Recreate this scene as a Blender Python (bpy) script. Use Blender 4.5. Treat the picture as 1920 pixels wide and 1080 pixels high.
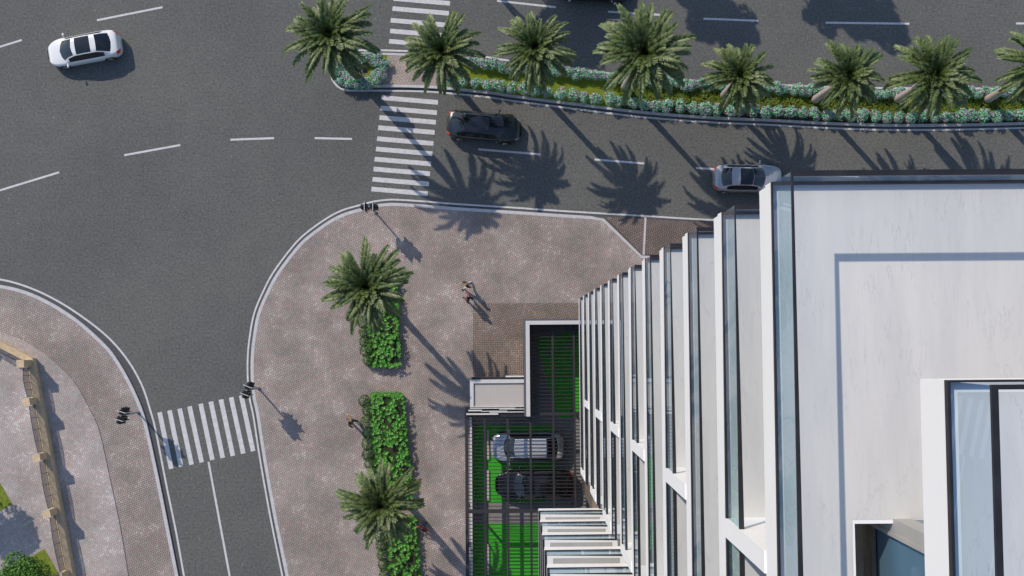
import bpy, bmesh, math, random
from mathutils import Vector, Matrix, Euler
random.seed(7)
R = random.random
def U(a, b): return a + (b - a) * R()
for o in list(bpy.data.objects): bpy.data.objects.remove(o)
scn = bpy.context.scene
col = scn.collection

# ------------------------------------------------------------------ camera
CAMH = 69.0; F = 2000.0; TILT = math.atan(95 / F); ROLL = -0.0075
cd = bpy.data.cameras.new('camera'); cam = bpy.data.objects.new('camera', cd); col.objects.link(cam)
cd.sensor_width = 36; cd.lens = F / 1920 * 36; cd.clip_start = 0.5; cd.clip_end = 3000
CR = Matrix.Rotation(ROLL, 3, 'Z') @ Matrix.Rotation(TILT, 3, 'X')
cam.location = (0, 0, CAMH); cam.rotation_euler = CR.to_euler()
scn.camera = cam
scn.render.resolution_x = 1024; scn.render.resolution_y = 576

def P(px, py, z=0.0):
    """world (x, y) of a photograph pixel lying at height z"""
    d = CR @ Vector(((px - 960) / F, -(py - 540) / F, -1)); s = (z - CAMH) / d.z
    return Vector((d.x * s, d.y * s))

# ------------------------------------------------------------------ light
SUN = Vector((-0.94, 1.08, 1.15)).normalized()
elev = math.asin(SUN.z); az = math.atan2(SUN.x, SUN.y)
w = bpy.data.worlds.new("World"); scn.world = w; w.use_nodes = True
nt = w.node_tree; nt.nodes.clear()
def wn(t, **k):
    n = nt.nodes.new(t)
    for a, b in k.items(): setattr(n, a, b)
    return n
wo = wn('ShaderNodeOutputWorld'); bg = wn('ShaderNodeBackground')
sky = wn('ShaderNodeTexSky', sky_type='NISHITA', sun_disc=False, sun_elevation=elev, sun_rotation=az)
sky.air_density = 1.0; sky.dust_density = 0.6; sky.ozone_density = 3.0
tc = wn('ShaderNodeTexCoord'); nz = wn('ShaderNodeTexNoise'); nz.inputs['Scale'].default_value = 2.2
nz.inputs['Detail'].default_value = 9; nz.inputs['Roughness'].default_value = .6
rp = wn('ShaderNodeValToRGB'); rp.color_ramp.elements[0].position = .55; rp.color_ramp.elements[1].position = .68
mp = wn('ShaderNodeMapping'); mp.inputs['Scale'].default_value = (1, 1, 1.6)
mx = wn('ShaderNodeMix', data_type='RGBA'); mx.inputs['B'].default_value = (9, 9, 9.4, 1)
mm = wn('ShaderNodeMath', operation='MULTIPLY'); mm.inputs[1].default_value = .14
L = nt.links.new
L(tc.outputs['Generated'], mp.inputs[0]); L(mp.outputs[0], nz.inputs['Vector']); L(nz.outputs['Fac'], rp.inputs[0])
L(rp.outputs[0], mm.inputs[0]); L(mm.outputs[0], mx.inputs['Factor']); L(sky.outputs[0], mx.inputs['A'])
L(mx.outputs['Result'], bg.inputs[0]); bg.inputs[1].default_value = 0.145; L(bg.outputs[0], wo.inputs[0])
sd = bpy.data.lights.new('sun', 'SUN'); sd.energy = 3.3; sd.angle = math.radians(0.6); sd.color = (1.0, .875, .725)
so = bpy.data.objects.new('sun', sd); col.objects.link(so); so.location = (0, 0, 90)
so.rotation_euler = SUN.to_track_quat('Z', 'Y').to_euler()
scn.view_settings.view_transform = 'Standard'; scn.view_settings.look = 'None'
scn.view_settings.exposure = 0.08; scn.view_settings.gamma = 1.0
scn.render.engine = 'CYCLES'
scn.cycles.max_bounces = 8; scn.cycles.transparent_max_bounces = 24; scn.cycles.glossy_bounces = 4
scn.cycles.caustics_reflective = False; scn.cycles.caustics_refractive = False

# ------------------------------------------------------------------ materials
def mat(name):
    m = bpy.data.materials.new(name); m.use_nodes = True
    return m, m.node_tree.nodes, m.node_tree.links.new, m.node_tree.nodes['Principled BSDF']
def node(N, t, ins=None, **k):
    n = N.new(t)
    for a, b in k.items(): setattr(n, a, b)
    for a, b in (ins or {}).items(): n.inputs[a].default_value = b
    return n
def ramp(N, a, b, ca, cb):
    n = N.new('ShaderNodeValToRGB'); e = n.color_ramp.elements
    e[0].position = a; e[1].position = b; e[0].color = (*ca, 1); e[1].color = (*cb, 1)
    return n
def simple(name, c, rough=.5, metal=0, var=.12, scale=3, bump=0, coat=0, spec=None, detail=5):
    """noise-varied plain surface"""
    m, N, K, b = mat(name)
    t = node(N, 'ShaderNodeTexCoord'); n = node(N, 'ShaderNodeTexNoise', {'Scale': scale, 'Detail': detail})
    K(t.outputs['Object'], n.inputs['Vector'])
    r = ramp(N, .3, .7, [x * (1 - var) for x in c], [min(1, x * (1 + var)) for x in c])
    K(n.outputs['Fac'], r.inputs[0]); K(r.outputs[0], b.inputs['Base Color'])
    b.inputs['Roughness'].default_value = rough; b.inputs['Metallic'].default_value = metal
    b.inputs['Coat Weight'].default_value = coat; b.inputs['Coat Roughness'].default_value = .04
    if spec is not None: b.inputs['Specular IOR Level'].default_value = spec
    if bump:
        bp = node(N, 'ShaderNodeBump', {'Strength': bump, 'Distance': .02}); K(n.outputs['Fac'], bp.inputs['Height']); K(bp.outputs[0], b.inputs['Normal'])
    return m
def asphalt():
    m, N, K, b = mat('asphalt')
    g = node(N, 'ShaderNodeNewGeometry')
    fine = node(N, 'ShaderNodeTexNoise', {'Scale': 7.0, 'Detail': 5, 'Roughness': .8})
    fleck = node(N, 'ShaderNodeTexVoronoi', {'Scale': 11.0})
    big = node(N, 'ShaderNodeTexNoise', {'Scale': .10, 'Detail': 3})
    mid = node(N, 'ShaderNodeTexNoise', {'Scale': .7, 'Detail': 6, 'Roughness': .65})
    for n in (fine, fleck, big, mid): K(g.outputs['Position'], n.inputs['Vector'])
    base = ramp(N, .32, .70, (.058, .063, .064), (.168, .173, .168)); K(fine.outputs['Fac'], base.inputs[0])
    fr = ramp(N, .92, .99, (0, 0, 0), (1, 1, 1)); K(fleck.outputs['Color'], fr.inputs[0])
    mx = node(N, 'ShaderNodeMix', {'B': (.21, .195, .16, 1)}, data_type='RGBA'); K(fr.outputs[0], mx.inputs['Factor']); K(base.outputs[0], mx.inputs['A'])
    br = ramp(N, .3, .7, (.90, .90, .91), (1.12, 1.10, 1.06)); K(big.outputs['Fac'], br.inputs[0])
    mr = ramp(N, .3, .75, (.93, .93, .93), (1.08, 1.08, 1.07)); K(mid.outputs['Fac'], mr.inputs[0])
    m1 = node(N, 'ShaderNodeMix', {'Factor': 1.0}, data_type='RGBA', blend_type='MULTIPLY'); K(mx.outputs['Result'], m1.inputs['A']); K(br.outputs[0], m1.inputs['B'])
    m2 = node(N, 'ShaderNodeMix', {'Factor': 1.0}, data_type='RGBA', blend_type='MULTIPLY'); K(m1.outputs['Result'], m2.inputs['A']); K(mr.outputs[0], m2.inputs['B'])
    K(m2.outputs['Result'], b.inputs['Base Color']); b.inputs['Roughness'].default_value = .9
    bp = node(N, 'ShaderNodeBump', {'Strength': .5, 'Distance': .02}); K(fine.outputs['Fac'], bp.inputs['Height']); K(bp.outputs[0], b.inputs['Normal'])
    return m
def herring(name, rot, unit, cols, mortar, blotch=1.0, tint=(1, 1, 1)):
    """2:1 bricks laid in herringbone, colour per brick"""
    m, N, K, b = mat(name)
    g = node(N, 'ShaderNodeNewGeometry')
    mp = node(N, 'ShaderNodeMapping'); mp.inputs['Rotation'].default_value = (0, 0, math.radians(rot)); mp.inputs['Scale'].default_value = (1 / unit, 1 / unit, 1)
    K(g.outputs['Position'], mp.inputs[0])
    sx = node(N, 'ShaderNodeSeparateXYZ'); K(mp.outputs[0], sx.inputs[0])
    def M(op, a, c=None, d=None):
        n = node(N, 'ShaderNodeMath', operation=op)
        for i, v in enumerate((a, c, d)):
            if v is None: continue
            if isinstance(v, (int, float)): n.inputs[i].default_value = v
            else: K(v, n.inputs[i])
        return n.outputs[0]
    x, y = sx.outputs[0], sx.outputs[1]
    ix, iy = M('FLOOR', x), M('FLOOR', y); u, v = M('SUBTRACT', x, ix), M('SUBTRACT', y, iy)
    k = M('FLOORED_MODULO', M('SUBTRACT', ix, iy), 4.0)
    hor = M('LESS_THAN', k, 1.5); is1 = M('COMPARE', k, 1.0, .1); is2 = M('COMPARE', k, 2.0, .1)
    a = M('ADD', M('MULTIPLY', hor, M('ADD', u, is1)), M('MULTIPLY', M('SUBTRACT', 1.0, hor), M('ADD', v, is2)))
    c = M('ADD', M('MULTIPLY', hor, v), M('MULTIPLY', M('SUBTRACT', 1.0, hor), u))
    e = M('MINIMUM', M('MINIMUM', a, M('SUBTRACT', 2.0, a)), M('MINIMUM', c, M('SUBTRACT', 1.0, c)))
    bx, by = M('SUBTRACT', ix, is1), M('SUBTRACT', iy, is2)
    cv = node(N, 'ShaderNodeCombineXYZ'); K(bx, cv.inputs[0]); K(by, cv.inputs[1]); K(hor, cv.inputs[2])
    wnz = node(N, 'ShaderNodeTexWhiteNoise'); K(cv.outputs[0], wnz.inputs['Vector'])
    # brick tone: patches of similar bricks + per-brick randomness
    n1 = node(N, 'ShaderNodeTexNoise', {'Scale': .55, 'Detail': 4, 'Roughness': .6}); K(g.outputs['Position'], n1.inputs['Vector'])
    t = M('ADD', M('MULTIPLY', n1.outputs['Fac'], .9), M('MULTIPLY', wnz.outputs['Value'], .50))
    cr = N.new('ShaderNodeValToRGB'); el = cr.color_ramp.elements
    pos = [.42, .58, .72, .88, 1.0]
    el[0].position = pos[0]; el[0].color = (*cols[0], 1); el[1].position = pos[-1]; el[1].color = (*cols[4], 1)
    for i in (1, 2, 3):
        q = el.new(pos[i]); q.color = (*cols[i], 1)
    K(t, cr.inputs[0])
    er = node(N, 'ShaderNodeMapRange', {'From Min': .05, 'From Max': .15}); K(e, er.inputs[0])
    mx = node(N, 'ShaderNodeMix', {'A': (*mortar, 1)}, data_type='RGBA'); K(er.outputs[0], mx.inputs['Factor']); K(cr.outputs[0], mx.inputs['B'])
    n2 = node(N, 'ShaderNodeTexNoise', {'Scale': .28, 'Detail': 5, 'Roughness': .62}); K(g.outputs['Position'], n2.inputs['Vector'])
    q = ramp(N, .40, .68, (.87, .86, .85), (1 + .30 * blotch, 1 + .30 * blotch, 1 + .31 * blotch)); K(n2.outputs['Fac'], q.inputs[0])
    m1 = node(N, 'ShaderNodeMix', {'Factor': 1.0}, data_type='RGBA', blend_type='MULTIPLY'); K(mx.outputs['Result'], m1.inputs['A']); K(q.outputs[0], m1.inputs['B'])
    m2 = node(N, 'ShaderNodeMix', {'Factor': 1.0, 'B': (*tint, 1)}, data_type='RGBA', blend_type='MULTIPLY'); K(m1.outputs['Result'], m2.inputs['A'])
    K(m2.outputs['Result'], b.inputs['Base Color']); b.inputs['Roughness'].default_value = .85
    bp = node(N, 'ShaderNodeBump', {'Strength': .35, 'Distance': .01}); K(er.outputs[0], bp.inputs['Height']); K(bp.outputs[0], b.inputs['Normal'])
    return m
BR = [(.265, .26, .235), (.33, .255, .23), (.325, .31, .285), (.36, .275, .25), (.43, .39, .36)]
M_asph = asphalt()
M_pave = herring('red_grey_paving', 20, .118, BR, (.125, .11, .108))
M_pave_l = herring('pale_paving', 20, .118, BR, (.17, .16, .16), .8, (1.30, 1.34, 1.40))
M_pave_lo = herring('kerbside_paving', 20, .118, BR, (.10, .09, .09), .8, (1.06, 1.06, 1.06))
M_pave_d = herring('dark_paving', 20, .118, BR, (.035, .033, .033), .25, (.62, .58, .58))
M_pave_e = herring('brown_paving', 0, .118, BR, (.04, .036, .034), .5, (.78, .72, .66))
M_pave_m = herring('refuge_paving', 38, .15, BR, (.15, .14, .14), .3, (1.3, 1.27, 1.25))
M_paint = simple('road_paint', (.56, .56, .58), .7, var=.12, scale=4, detail=8)
M_kerb = simple('kerb_concrete', (.50, .50, .52), .75, var=.10, scale=5)
M_gutter = simple('gutter_stone_shade', (.075, .078, .082), .8, var=.2, scale=6)
M_white = simple('white_render', (.88, .88, .89), .6, var=.012, scale=.8)
M_frame = simple('dark_metal', (.032, .031, .036), .38, .3, var=.25, scale=3)
M_perg = simple('pergola_metal', (.027, .025, .029), .5, 0, var=.15, scale=3)
M_lawn = simple('lawn_turf', (.15, .20, .010), .9, var=.22, scale=7, bump=.3)
M_soil = simple('soil', (.035, .04, .018), .95, var=.4, scale=9, bump=.4)
M_green = simple('green_floor_paint', (.03, .36, .010), .6, var=.12, scale=1.2)
M_conc = simple('concrete_floor', (.21, .205, .21), .7, var=.1, scale=2)
M_roof = simple('roof_membrane', (.44, .42, .40), .85, var=.03, scale=4)
M_cope = simple('pale_coping', (.56, .56, .57), .7, var=.04, scale=2)
M_greyw = simple('grey_wall', (.10, .105, .125), .6, var=.1, scale=2)
M_tile = simple('terrace_tile', (.44, .43, .425), .6, var=.05, scale=3)
M_trunk = simple('palm_bark', (.42, .36, .32), .9, var=.35, scale=18, bump=.8)
M_bark = simple('tree_bark', (.12, .09, .06), .9, var=.3, scale=12)
M_ground = simple('distant_ground', (.16, .15, .13), .95, var=.2, scale=.05)
M_brown = simple('bronze_cladding', (.17, .14, .11), .5, var=.12, scale=3)
M_curtain = simple('interior_blind', (.20, .28, .36), .35, var=.06, scale=1)
M_black = simple('black_plastic', (.008, .008, .011), .35, var=.2)
M_steel = simple('galvanised_steel', (.30, .31, .34), .4, .5, var=.1)
M_lens = simple('signal_lens', (.05, .02, .015), .15)
M_tyre = simple('tyre_rubber', (.012, .012, .013), .8)
M_rim = simple('alloy_rim', (.45, .46, .48), .25, .9)
M_carglass = simple('car_glass', (.010, .012, .016), .03, 0, var=.05, spec=.8)
M_red = simple('red_tail_lamp', (.75, .03, .02), .2, coat=.6)
M_head = simple('headlamp', (.6, .62, .66), .1, .3, coat=.5)
M_skin = simple('skin', (.55, .34, .24), .55, var=.05)
M_fence = None

def marble():
    m, N, K, b = mat('marble_paving')
    g = node(N, 'ShaderNodeNewGeometry')
    mp = node(N, 'ShaderNodeMapping'); mp.inputs['Scale'].default_value = (5.5, .9, 1); mp.inputs['Rotation'].default_value = (0, 0, math.radians(5))
    K(g.outputs['Position'], mp.inputs[0])
    n1 = node(N, 'ShaderNodeTexNoise', {'Scale': .8, 'Detail': 9, 'Roughness': .62, 'Distortion': .6}); K(mp.outputs[0], n1.inputs['Vector'])
    # thin veins where the noise crosses its mid value
    s = node(N, 'ShaderNodeMath', operation='SUBTRACT'); K(n1.outputs['Fac'], s.inputs[0]); s.inputs[1].default_value = .5
    a = node(N, 'ShaderNodeMath', operation='ABSOLUTE'); K(s.outputs[0], a.inputs[0])
    v = ramp(N, 0, .012, (1, 1, 1), (0, 0, 0)); K(a.outputs[0], v.inputs[0])
    n3 = node(N, 'ShaderNodeTexNoise', {'Scale': .9, 'Detail': 3}); K(g.outputs['Position'], n3.inputs['Vector'])
    vm = ramp(N, .46, .60, (.12, .12, .12), (.5, .5, .5)); K(n3.outputs['Fac'], vm.inputs[0])
    vf = node(N, 'ShaderNodeMath', operation='MULTIPLY'); K(v.outputs[0], vf.inputs[0]); K(vm.outputs[0], vf.inputs[1])
    n2 = node(N, 'ShaderNodeTexNoise', {'Scale': .45, 'Detail': 6, 'Roughness': .6}); K(mp.outputs[0], n2.inputs['Vector'])
    base = ramp(N, .35, .68, (.61, .605, .60), (.685, .675, .655)); K(n2.outputs['Fac'], base.inputs[0])
    mx = node(N, 'ShaderNodeMix', {'B': (.42, .42, .43, 1)}, data_type='RGBA'); K(vf.outputs[0], mx.inputs['Factor']); K(base.outputs[0], mx.inputs['A'])
    K(mx.outputs['Result'], b.inputs['Base Color']); b.inputs['Roughness'].default_value = .45
    return m
M_marble = marble()
def glass(name, edge, face, f0=.03, k=.85):
    """thin tinted pane: longer light path (deeper tint) and more reflection at glancing angles, same from both sides"""
    m, N, K, b = mat(name); N.remove(b); out = N['Material Output']
    g = node(N, 'ShaderNodeNewGeometry'); d = node(N, 'ShaderNodeVectorMath', operation='DOT_PRODUCT'); K(g.outputs['Normal'], d.inputs[0]); K(g.outputs['Incoming'], d.inputs[1])
    a = node(N, 'ShaderNodeMath', operation='ABSOLUTE'); K(d.outputs['Value'], a.inputs[0])
    r = ramp(N, .26, .5, edge, face); K(a.outputs[0], r.inputs[0])
    t = node(N, 'ShaderNodeBsdfTransparent'); K(r.outputs[0], t.inputs[0]); gl = node(N, 'ShaderNodeBsdfGlossy', {'Roughness': .0, 'Color': (.92, .96, 1, 1)})
    o = node(N, 'ShaderNodeMath', operation='SUBTRACT'); o.inputs[0].default_value = 1; K(a.outputs[0], o.inputs[1])
    p = node(N, 'ShaderNodeMath', operation='POWER'); K(o.outputs[0], p.inputs[0]); p.inputs[1].default_value = 5
    q = node(N, 'ShaderNodeMath', operation='MULTIPLY_ADD'); K(p.outputs[0], q.inputs[0]); q.inputs[1].default_value = k; q.inputs[2].default_value = f0
    mx = node(N, 'ShaderNodeMixShader'); K(q.outputs[0], mx.inputs[0]); K(t.outputs[0], mx.inputs[1]); K(gl.outputs[0], mx.inputs[2]); K(mx.outputs[0], out.inputs[0])
    return m
M_glass = glass('railing_glass', (.70, .88, .98), (.93, .97, .99))
M_win = simple('window_glass', (.05, .09, .13), .04, 0, var=.1, spec=1.0)
def leaf(name, c1, c2, rough=.5, trans=.25):
    m, N, K, b = mat(name)
    g = node(N, 'ShaderNodeNewGeometry'); r = ramp(N, 0, 1, c1, c2); K(g.outputs['Random Per Island'], r.inputs[0])
    K(r.outputs[0], b.inputs['Base Color']); b.inputs['Roughness'].default_value = rough
    tr = node(N, 'ShaderNodeBsdfTranslucent'); K(r.outputs[0], tr.inputs['Color']); mx = node(N, 'ShaderNodeMixShader', {0: trans})
    K(b.outputs[0], mx.inputs[1]); K(tr.outputs[0], mx.inputs[2]); K(mx.outputs[0], N['Material Output'].inputs[0])
    return m
M_palm = leaf('palm_leaf', (.034, .068, .018), (.155, .205, .062), .5, .0)
M_tree = leaf('tree_leaf', (.05, .15, .02), (.13, .30, .04))
M_lime = leaf('lime_leaf', (.035, .18, .012), (.13, .42, .045), .5, .08)
M_box = leaf('box_leaf', (.018, .065, .008), (.07, .17, .022), .8, .1)
M_mint = leaf('mint_leaf', (.05, .30, .13), (.22, .60, .33), .55, .08)
M_blos = leaf('pink_blossom', (.45, .22, .50), (.78, .52, .76), .6, .2)
M_cover = leaf('cover_leaf', (.060, .11, .004), (.19, .25, .014), .7, .1)

# ------------------------------------------------------------------ mesh helpers
class MB:
    def __init__(s): s.v = []; s.f = []; s.mi = []
    def add(s, vs, fs, mi=0):
        b = len(s.v); s.v += [tuple(v) for v in vs]; s.f += [tuple(b + i for i in f) for f in fs]; s.mi += [mi] * len(fs)
    def box(s, x0, x1, y0, y1, z0, z1, mi=0):
        s.add([(x0, y0, z0), (x1, y0, z0), (x1, y1, z0), (x0, y1, z0), (x0, y0, z1), (x1, y0, z1), (x1, y1, z1), (x0, y1, z1)],
              [(0, 3, 2, 1), (4, 5, 6, 7), (0, 1, 5, 4), (1, 2, 6, 5), (2, 3, 7, 6), (3, 0, 4, 7)], mi)
    def bar(s, a, b, wd, z0, z1, mi=0):
        """box whose plan is the segment a-b widened by wd"""
        a, b = Vector(a[:2]), Vector(b[:2]); d = (b - a).normalized(); n = Vector((-d.y, d.x)) * wd / 2
        q = [a + n, a - n, b - n, b + n]
        s.add([(p.x, p.y, z0) for p in q] + [(p.x, p.y, z1) for p in q], [(3, 2, 1, 0), (4, 5, 6, 7), (0, 1, 5, 4), (1, 2, 6, 5), (2, 3, 7, 6), (3, 0, 4, 7)], mi)
    def prism(s, pts, z0, z1, mi=0, bottom=True):
        n = len(pts); a = sum(pts[i][0] * pts[(i + 1) % n][1] - pts[(i + 1) % n][0] * pts[i][1] for i in range(n))
        if a < 0: pts = pts[::-1]
        fs = [tuple(range(n, 2 * n))] + [(i, (i + 1) % n, n + (i + 1) % n, n + i) for i in range(n)]
        if bottom: fs.append(tuple(range(n - 1, -1, -1)))
        s.add([(p[0], p[1], z0) for p in pts] + [(p[0], p[1], z1) for p in pts], fs, mi)
    def poly(s, pts, z, mi=0):
        n = len(pts); a = sum(pts[i][0] * pts[(i + 1) % n][1] - pts[(i + 1) % n][0] * pts[i][1] for i in range(n))
        if a < 0: pts = pts[::-1]
        s.add([(p[0], p[1], z) for p in pts], [tuple(range(n))], mi)
    def strip(s, A, B, z0, z1=None, mi=0):
        """ribbon between polylines A and B; with z1 it is a solid kerb"""
        n = len(A)
        if z1 is None:
            s.add([(p[0], p[1], z0) for p in A] + [(p[0], p[1], z0) for p in B], [(i, i + 1, n + i + 1, n + i) for i in range(n - 1)], mi)
        else:
            vs = [(p[0], p[1], z) for z in (z0, z1) for Q in (A, B) for p in Q]
            fs = []
            for i in range(n - 1):
                fs += [(2 * n + i, 2 * n + i + 1, 3 * n + i + 1, 3 * n + i), (i, i + 1, 2 * n + i + 1, 2 * n + i), (n + i + 1, n + i, 3 * n + i, 3 * n + i + 1)]
            fs += [(0, 2 * n, 3 * n, n), (n - 1, 2 * n - 1, 4 * n - 1, 3 * n - 1)]
            s.add(vs, fs, mi)
    def tube(s, pts, rad, n=8, mi=0, cap=True):
        pts = [Vector(p) for p in pts]; rs = rad if isinstance(rad, (list, tuple)) else [rad] * len(pts); b = len(s.v)
        for i, p in enumerate(pts):
            d = (pts[min(i + 1, len(pts) - 1)] - pts[max(i - 1, 0)]).normalized(); x = d.orthogonal().normalized() if abs(d.z) < .99 else Vector((1, 0, 0)); y = d.cross(x).normalized(); x = y.cross(d)
            for k in range(n):
                t = 2 * math.pi * k / n; s.v.append(tuple(p + (x * math.cos(t) + y * math.sin(t)) * rs[i]))
        for i in range(len(pts) - 1):
            for k in range(n): s.f.append((b + i * n + k, b + i * n + (k + 1) % n, b + (i + 1) * n + (k + 1) % n, b + (i + 1) * n + k)); s.mi.append(mi)
        if cap:
            s.f.append(tuple(b + k for k in range(n - 1, -1, -1))); s.f.append(tuple(b + (len(pts) - 1) * n + k for k in range(n))); s.mi += [mi, mi]
    def ball(s, c, r, n=10, m=7, mi=0):
        c = Vector(c); r = Vector(r) if not isinstance(r, (int, float)) else Vector((r, r, r)); b = len(s.v)
        for i in range(m + 1):
            t = math.pi * i / m
            for k in range(n):
                a = 2 * math.pi * k / n; s.v.append((c.x + r.x * math.sin(t) * math.cos(a), c.y + r.y * math.sin(t) * math.sin(a), c.z + r.z * math.cos(t)))
        for i in range(m):
            for k in range(n): s.f.append((b + i * n + k, b + (i + 1) * n + k, b + (i + 1) * n + (k + 1) % n, b + i * n + (k + 1) % n)); s.mi.append(mi)
    def mesh(s, name, mats, smooth=False):
        me = bpy.data.meshes.new(name); me.from_pydata(s.v, [], s.f); me.update()
        for m in (mats if isinstance(mats, (list, tuple)) else [mats]): me.materials.append(m)
        me.polygons.foreach_set('material_index', s.mi)
        if smooth: me.polygons.foreach_set('use_smooth', [True] * len(s.f))
        return me
    def build(s, name, mats, parent=None, smooth=False, loc=None):
        o = bpy.data.objects.new(name, s.mesh(name, mats, smooth)); col.objects.link(o)
        if parent: o.parent = parent
        if loc: o.location = loc
        return o
def tag(o, label=None, cat=None, group=None, kind=None):
    if label: o['label'] = label
    if cat: o['category'] = cat
    if group: o['group'] = group
    if kind: o['kind'] = kind
    return o
def empty(name, loc=(0, 0, 0), rz=0):
    o = bpy.data.objects.new(name, None); col.objects.link(o); o.location = loc; o.rotation_euler = (0, 0, rz); o.empty_display_size = .3
    return o
def inst(name, me, parent=None, loc=(0, 0, 0), rz=0, sc=1.0):
    o = bpy.data.objects.new(name, me); col.objects.link(o); o.parent = parent; o.location = loc; o.rotation_euler = (0, 0, rz); o.scale = (sc,) * 3 if isinstance(sc, (int, float)) else sc
    return o
def copy_tree(o, parent=None):
    c = o.copy(); col.objects.link(c); c.parent = parent
    for ch in o.children: copy_tree(ch, c)
    return c
def px(pts, z=0.0): return [P(a, b, z) for a, b in pts]
def smooth_line(pts, n=6):
    """Catmull-Rom through the points"""
    out = []; q = [2 * pts[0] - pts[1]] + list(pts) + [2 * pts[-1] - pts[-2]]
    for i in range(1, len(q) - 2):
        for k in range(n):
            t = k / n; a, b, c, d = q[i - 1], q[i], q[i + 1], q[i + 2]
            out.append(.5 * ((2 * b) + (c - a) * t + (2 * a - 5 * b + 4 * c - d) * t * t + (3 * b - a - 3 * c + d) * t ** 3))
    out.append(pts[-1]); return out
def offs(L_, d, closed=False):
    """polyline moved d to its left"""
    out = []; n = len(L_)
    for i in range(n):
        a = L_[(i - 1) % n] if closed or i > 0 else L_[i]; b = L_[(i + 1) % n] if closed or i < n - 1 else L_[i]
        t = (b - a).normalized(); out.append(L_[i] + Vector((-t.y, t.x)) * d)
    return out
def struct(name, mb, m, smooth=False):
    return tag(mb.build(name, m, smooth=smooth), kind='structure')

# ------------------------------------------------------------------ ground, roads, kerbs
mb = MB(); mb.poly([(-900, -900), (900, -900), (900, 900), (-900, 900)], -.03); struct('ground', mb, M_ground)
mb = MB(); mb.poly([(-70, -60), (90, -60), (90, 60), (-70, 60)], 0.0); struct('road', mb, M_asph)
PZ = .12
# plaza in front of the tower: painted edge line, kerb, paving
main = smooth_line(px([(537, 1120), (529.5, 1080), (507, 970), (487.4, 860), (475, 780), (468, 747), (464.5, 709), (464.5, 670), (468, 633), (477, 586), (496.5, 540), (513, 510), (540, 473), (567, 443), (607, 413), (640, 395), (677, 384), (700, 378), (723, 375), (745, 374.5), (800, 378), (855, 382.5), (965, 389.5), (1060, 396), (1210, 405), (1337, 412.5), (1700, 430), (2100, 440)]), 6)
# the line runs clockwise round the plaza, so the plaza is on its right (-)
lines = MB()
lines.strip(offs(main, .055), offs(main, -.055), .006)
cut = [i for i, p in enumerate(main) if p.x < P(1120, 399).x]
kl = main[:cut[-1] + 1]
KG = .225
k0, k1 = offs(kl, -KG), offs(kl, -KG - .20)
kerb = MB(); kerb.strip(k0, k1, 0, PZ + .005)
gut = MB(); gut.strip(offs(main, -.055), offs(main, -KG), .004)
corner = px([(1133, 410.5), (1203.5, 479), (1330, 484)], PZ)
kc = [k0[-1], corner[0], corner[1], corner[2]]
kerb.strip(kc, [k1[-1]] + offs(kc, -.17)[1:], 0, PZ + .005)
kerb.bar(P(1210, 408), P(1206.5, 478), .13, 0, PZ + .005)
pl = MB(); pl.prism([tuple(p) for p in k1] + [tuple(p) for p in offs(kc, -.17)[1:]] + [(40, P(1330, 484).y), (40, -40), tuple(P(545, 1160)), ], -.02, PZ)
struct('pavement', pl, M_pave)
mb = MB(); mb.prism([tuple(p) for p in px([(1135, 407), (1600, 433), (1600, 486), (1203.5, 477.5)])], .0, PZ - .02); struct('pavement', mb, M_pave_d)
mb = MB(); q = px([(887, 569), (1100, 568), (1100, 720), (887, 720)], PZ); mb.poly([tuple(p) for p in q], PZ + .004); struct('pavement', mb, M_pave_e)
mb = MB(); q = px([(912, 569), (1100, 568), (1100, 581), (932, 641)], PZ); mb.poly([tuple(p) for p in [P(896, 569), P(1100, 568), P(1100, 583), P(931, 641)]], PZ + .008); struct('pavement', mb, herring('brown_paving_skew', 30, .118, BR, (.045, .04, .04), .4, (.80, .74, .70)))
# left pavement
left = smooth_line(px([(-60, 519), (0, 524), (50, 537.5), (100, 560), (150, 591), (200, 630), (237, 672), (265, 720), (282, 770), (292.5, 810), (312, 910), (330, 997), (345, 1080), (354, 1120)]), 6)
lk = smooth_line(px([(-60, 529), (0, 534), (50, 546), (100, 569), (150, 602), (200, 647), (225, 680), (250, 725), (269, 770), (280, 810), (299, 897), (319, 997), (335.5, 1080), (344, 1120)]), 6)
lines.strip(offs(left, .06), offs(left, -.06), .006)
lki = offs(lk, -.21); kerb.strip(lk, lki, 0, PZ + .005); gut.strip(offs(left, -.06), lk, .004)
arc = smooth_line(px([(-60, 613), (0, 626), (37, 636), (75, 657), (112, 687), (142, 720), (170, 770), (187, 810), (207, 900), (225, 985), (241, 1080), (247, 1120)], PZ), 6)
mb = MB(); mb.prism([tuple(p) for p in lki] + [tuple(p) for p in arc[::-1]], -.02, PZ); struct('pavement', mb, M_pave_lo)
mb = MB(); mb.prism([tuple(p) for p in arc] + [(-60, arc[-1].y), (-60, arc[0].y)], -.02, PZ + .05); struct('pavement', mb, M_pave_l)
PL = PZ + .05
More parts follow.
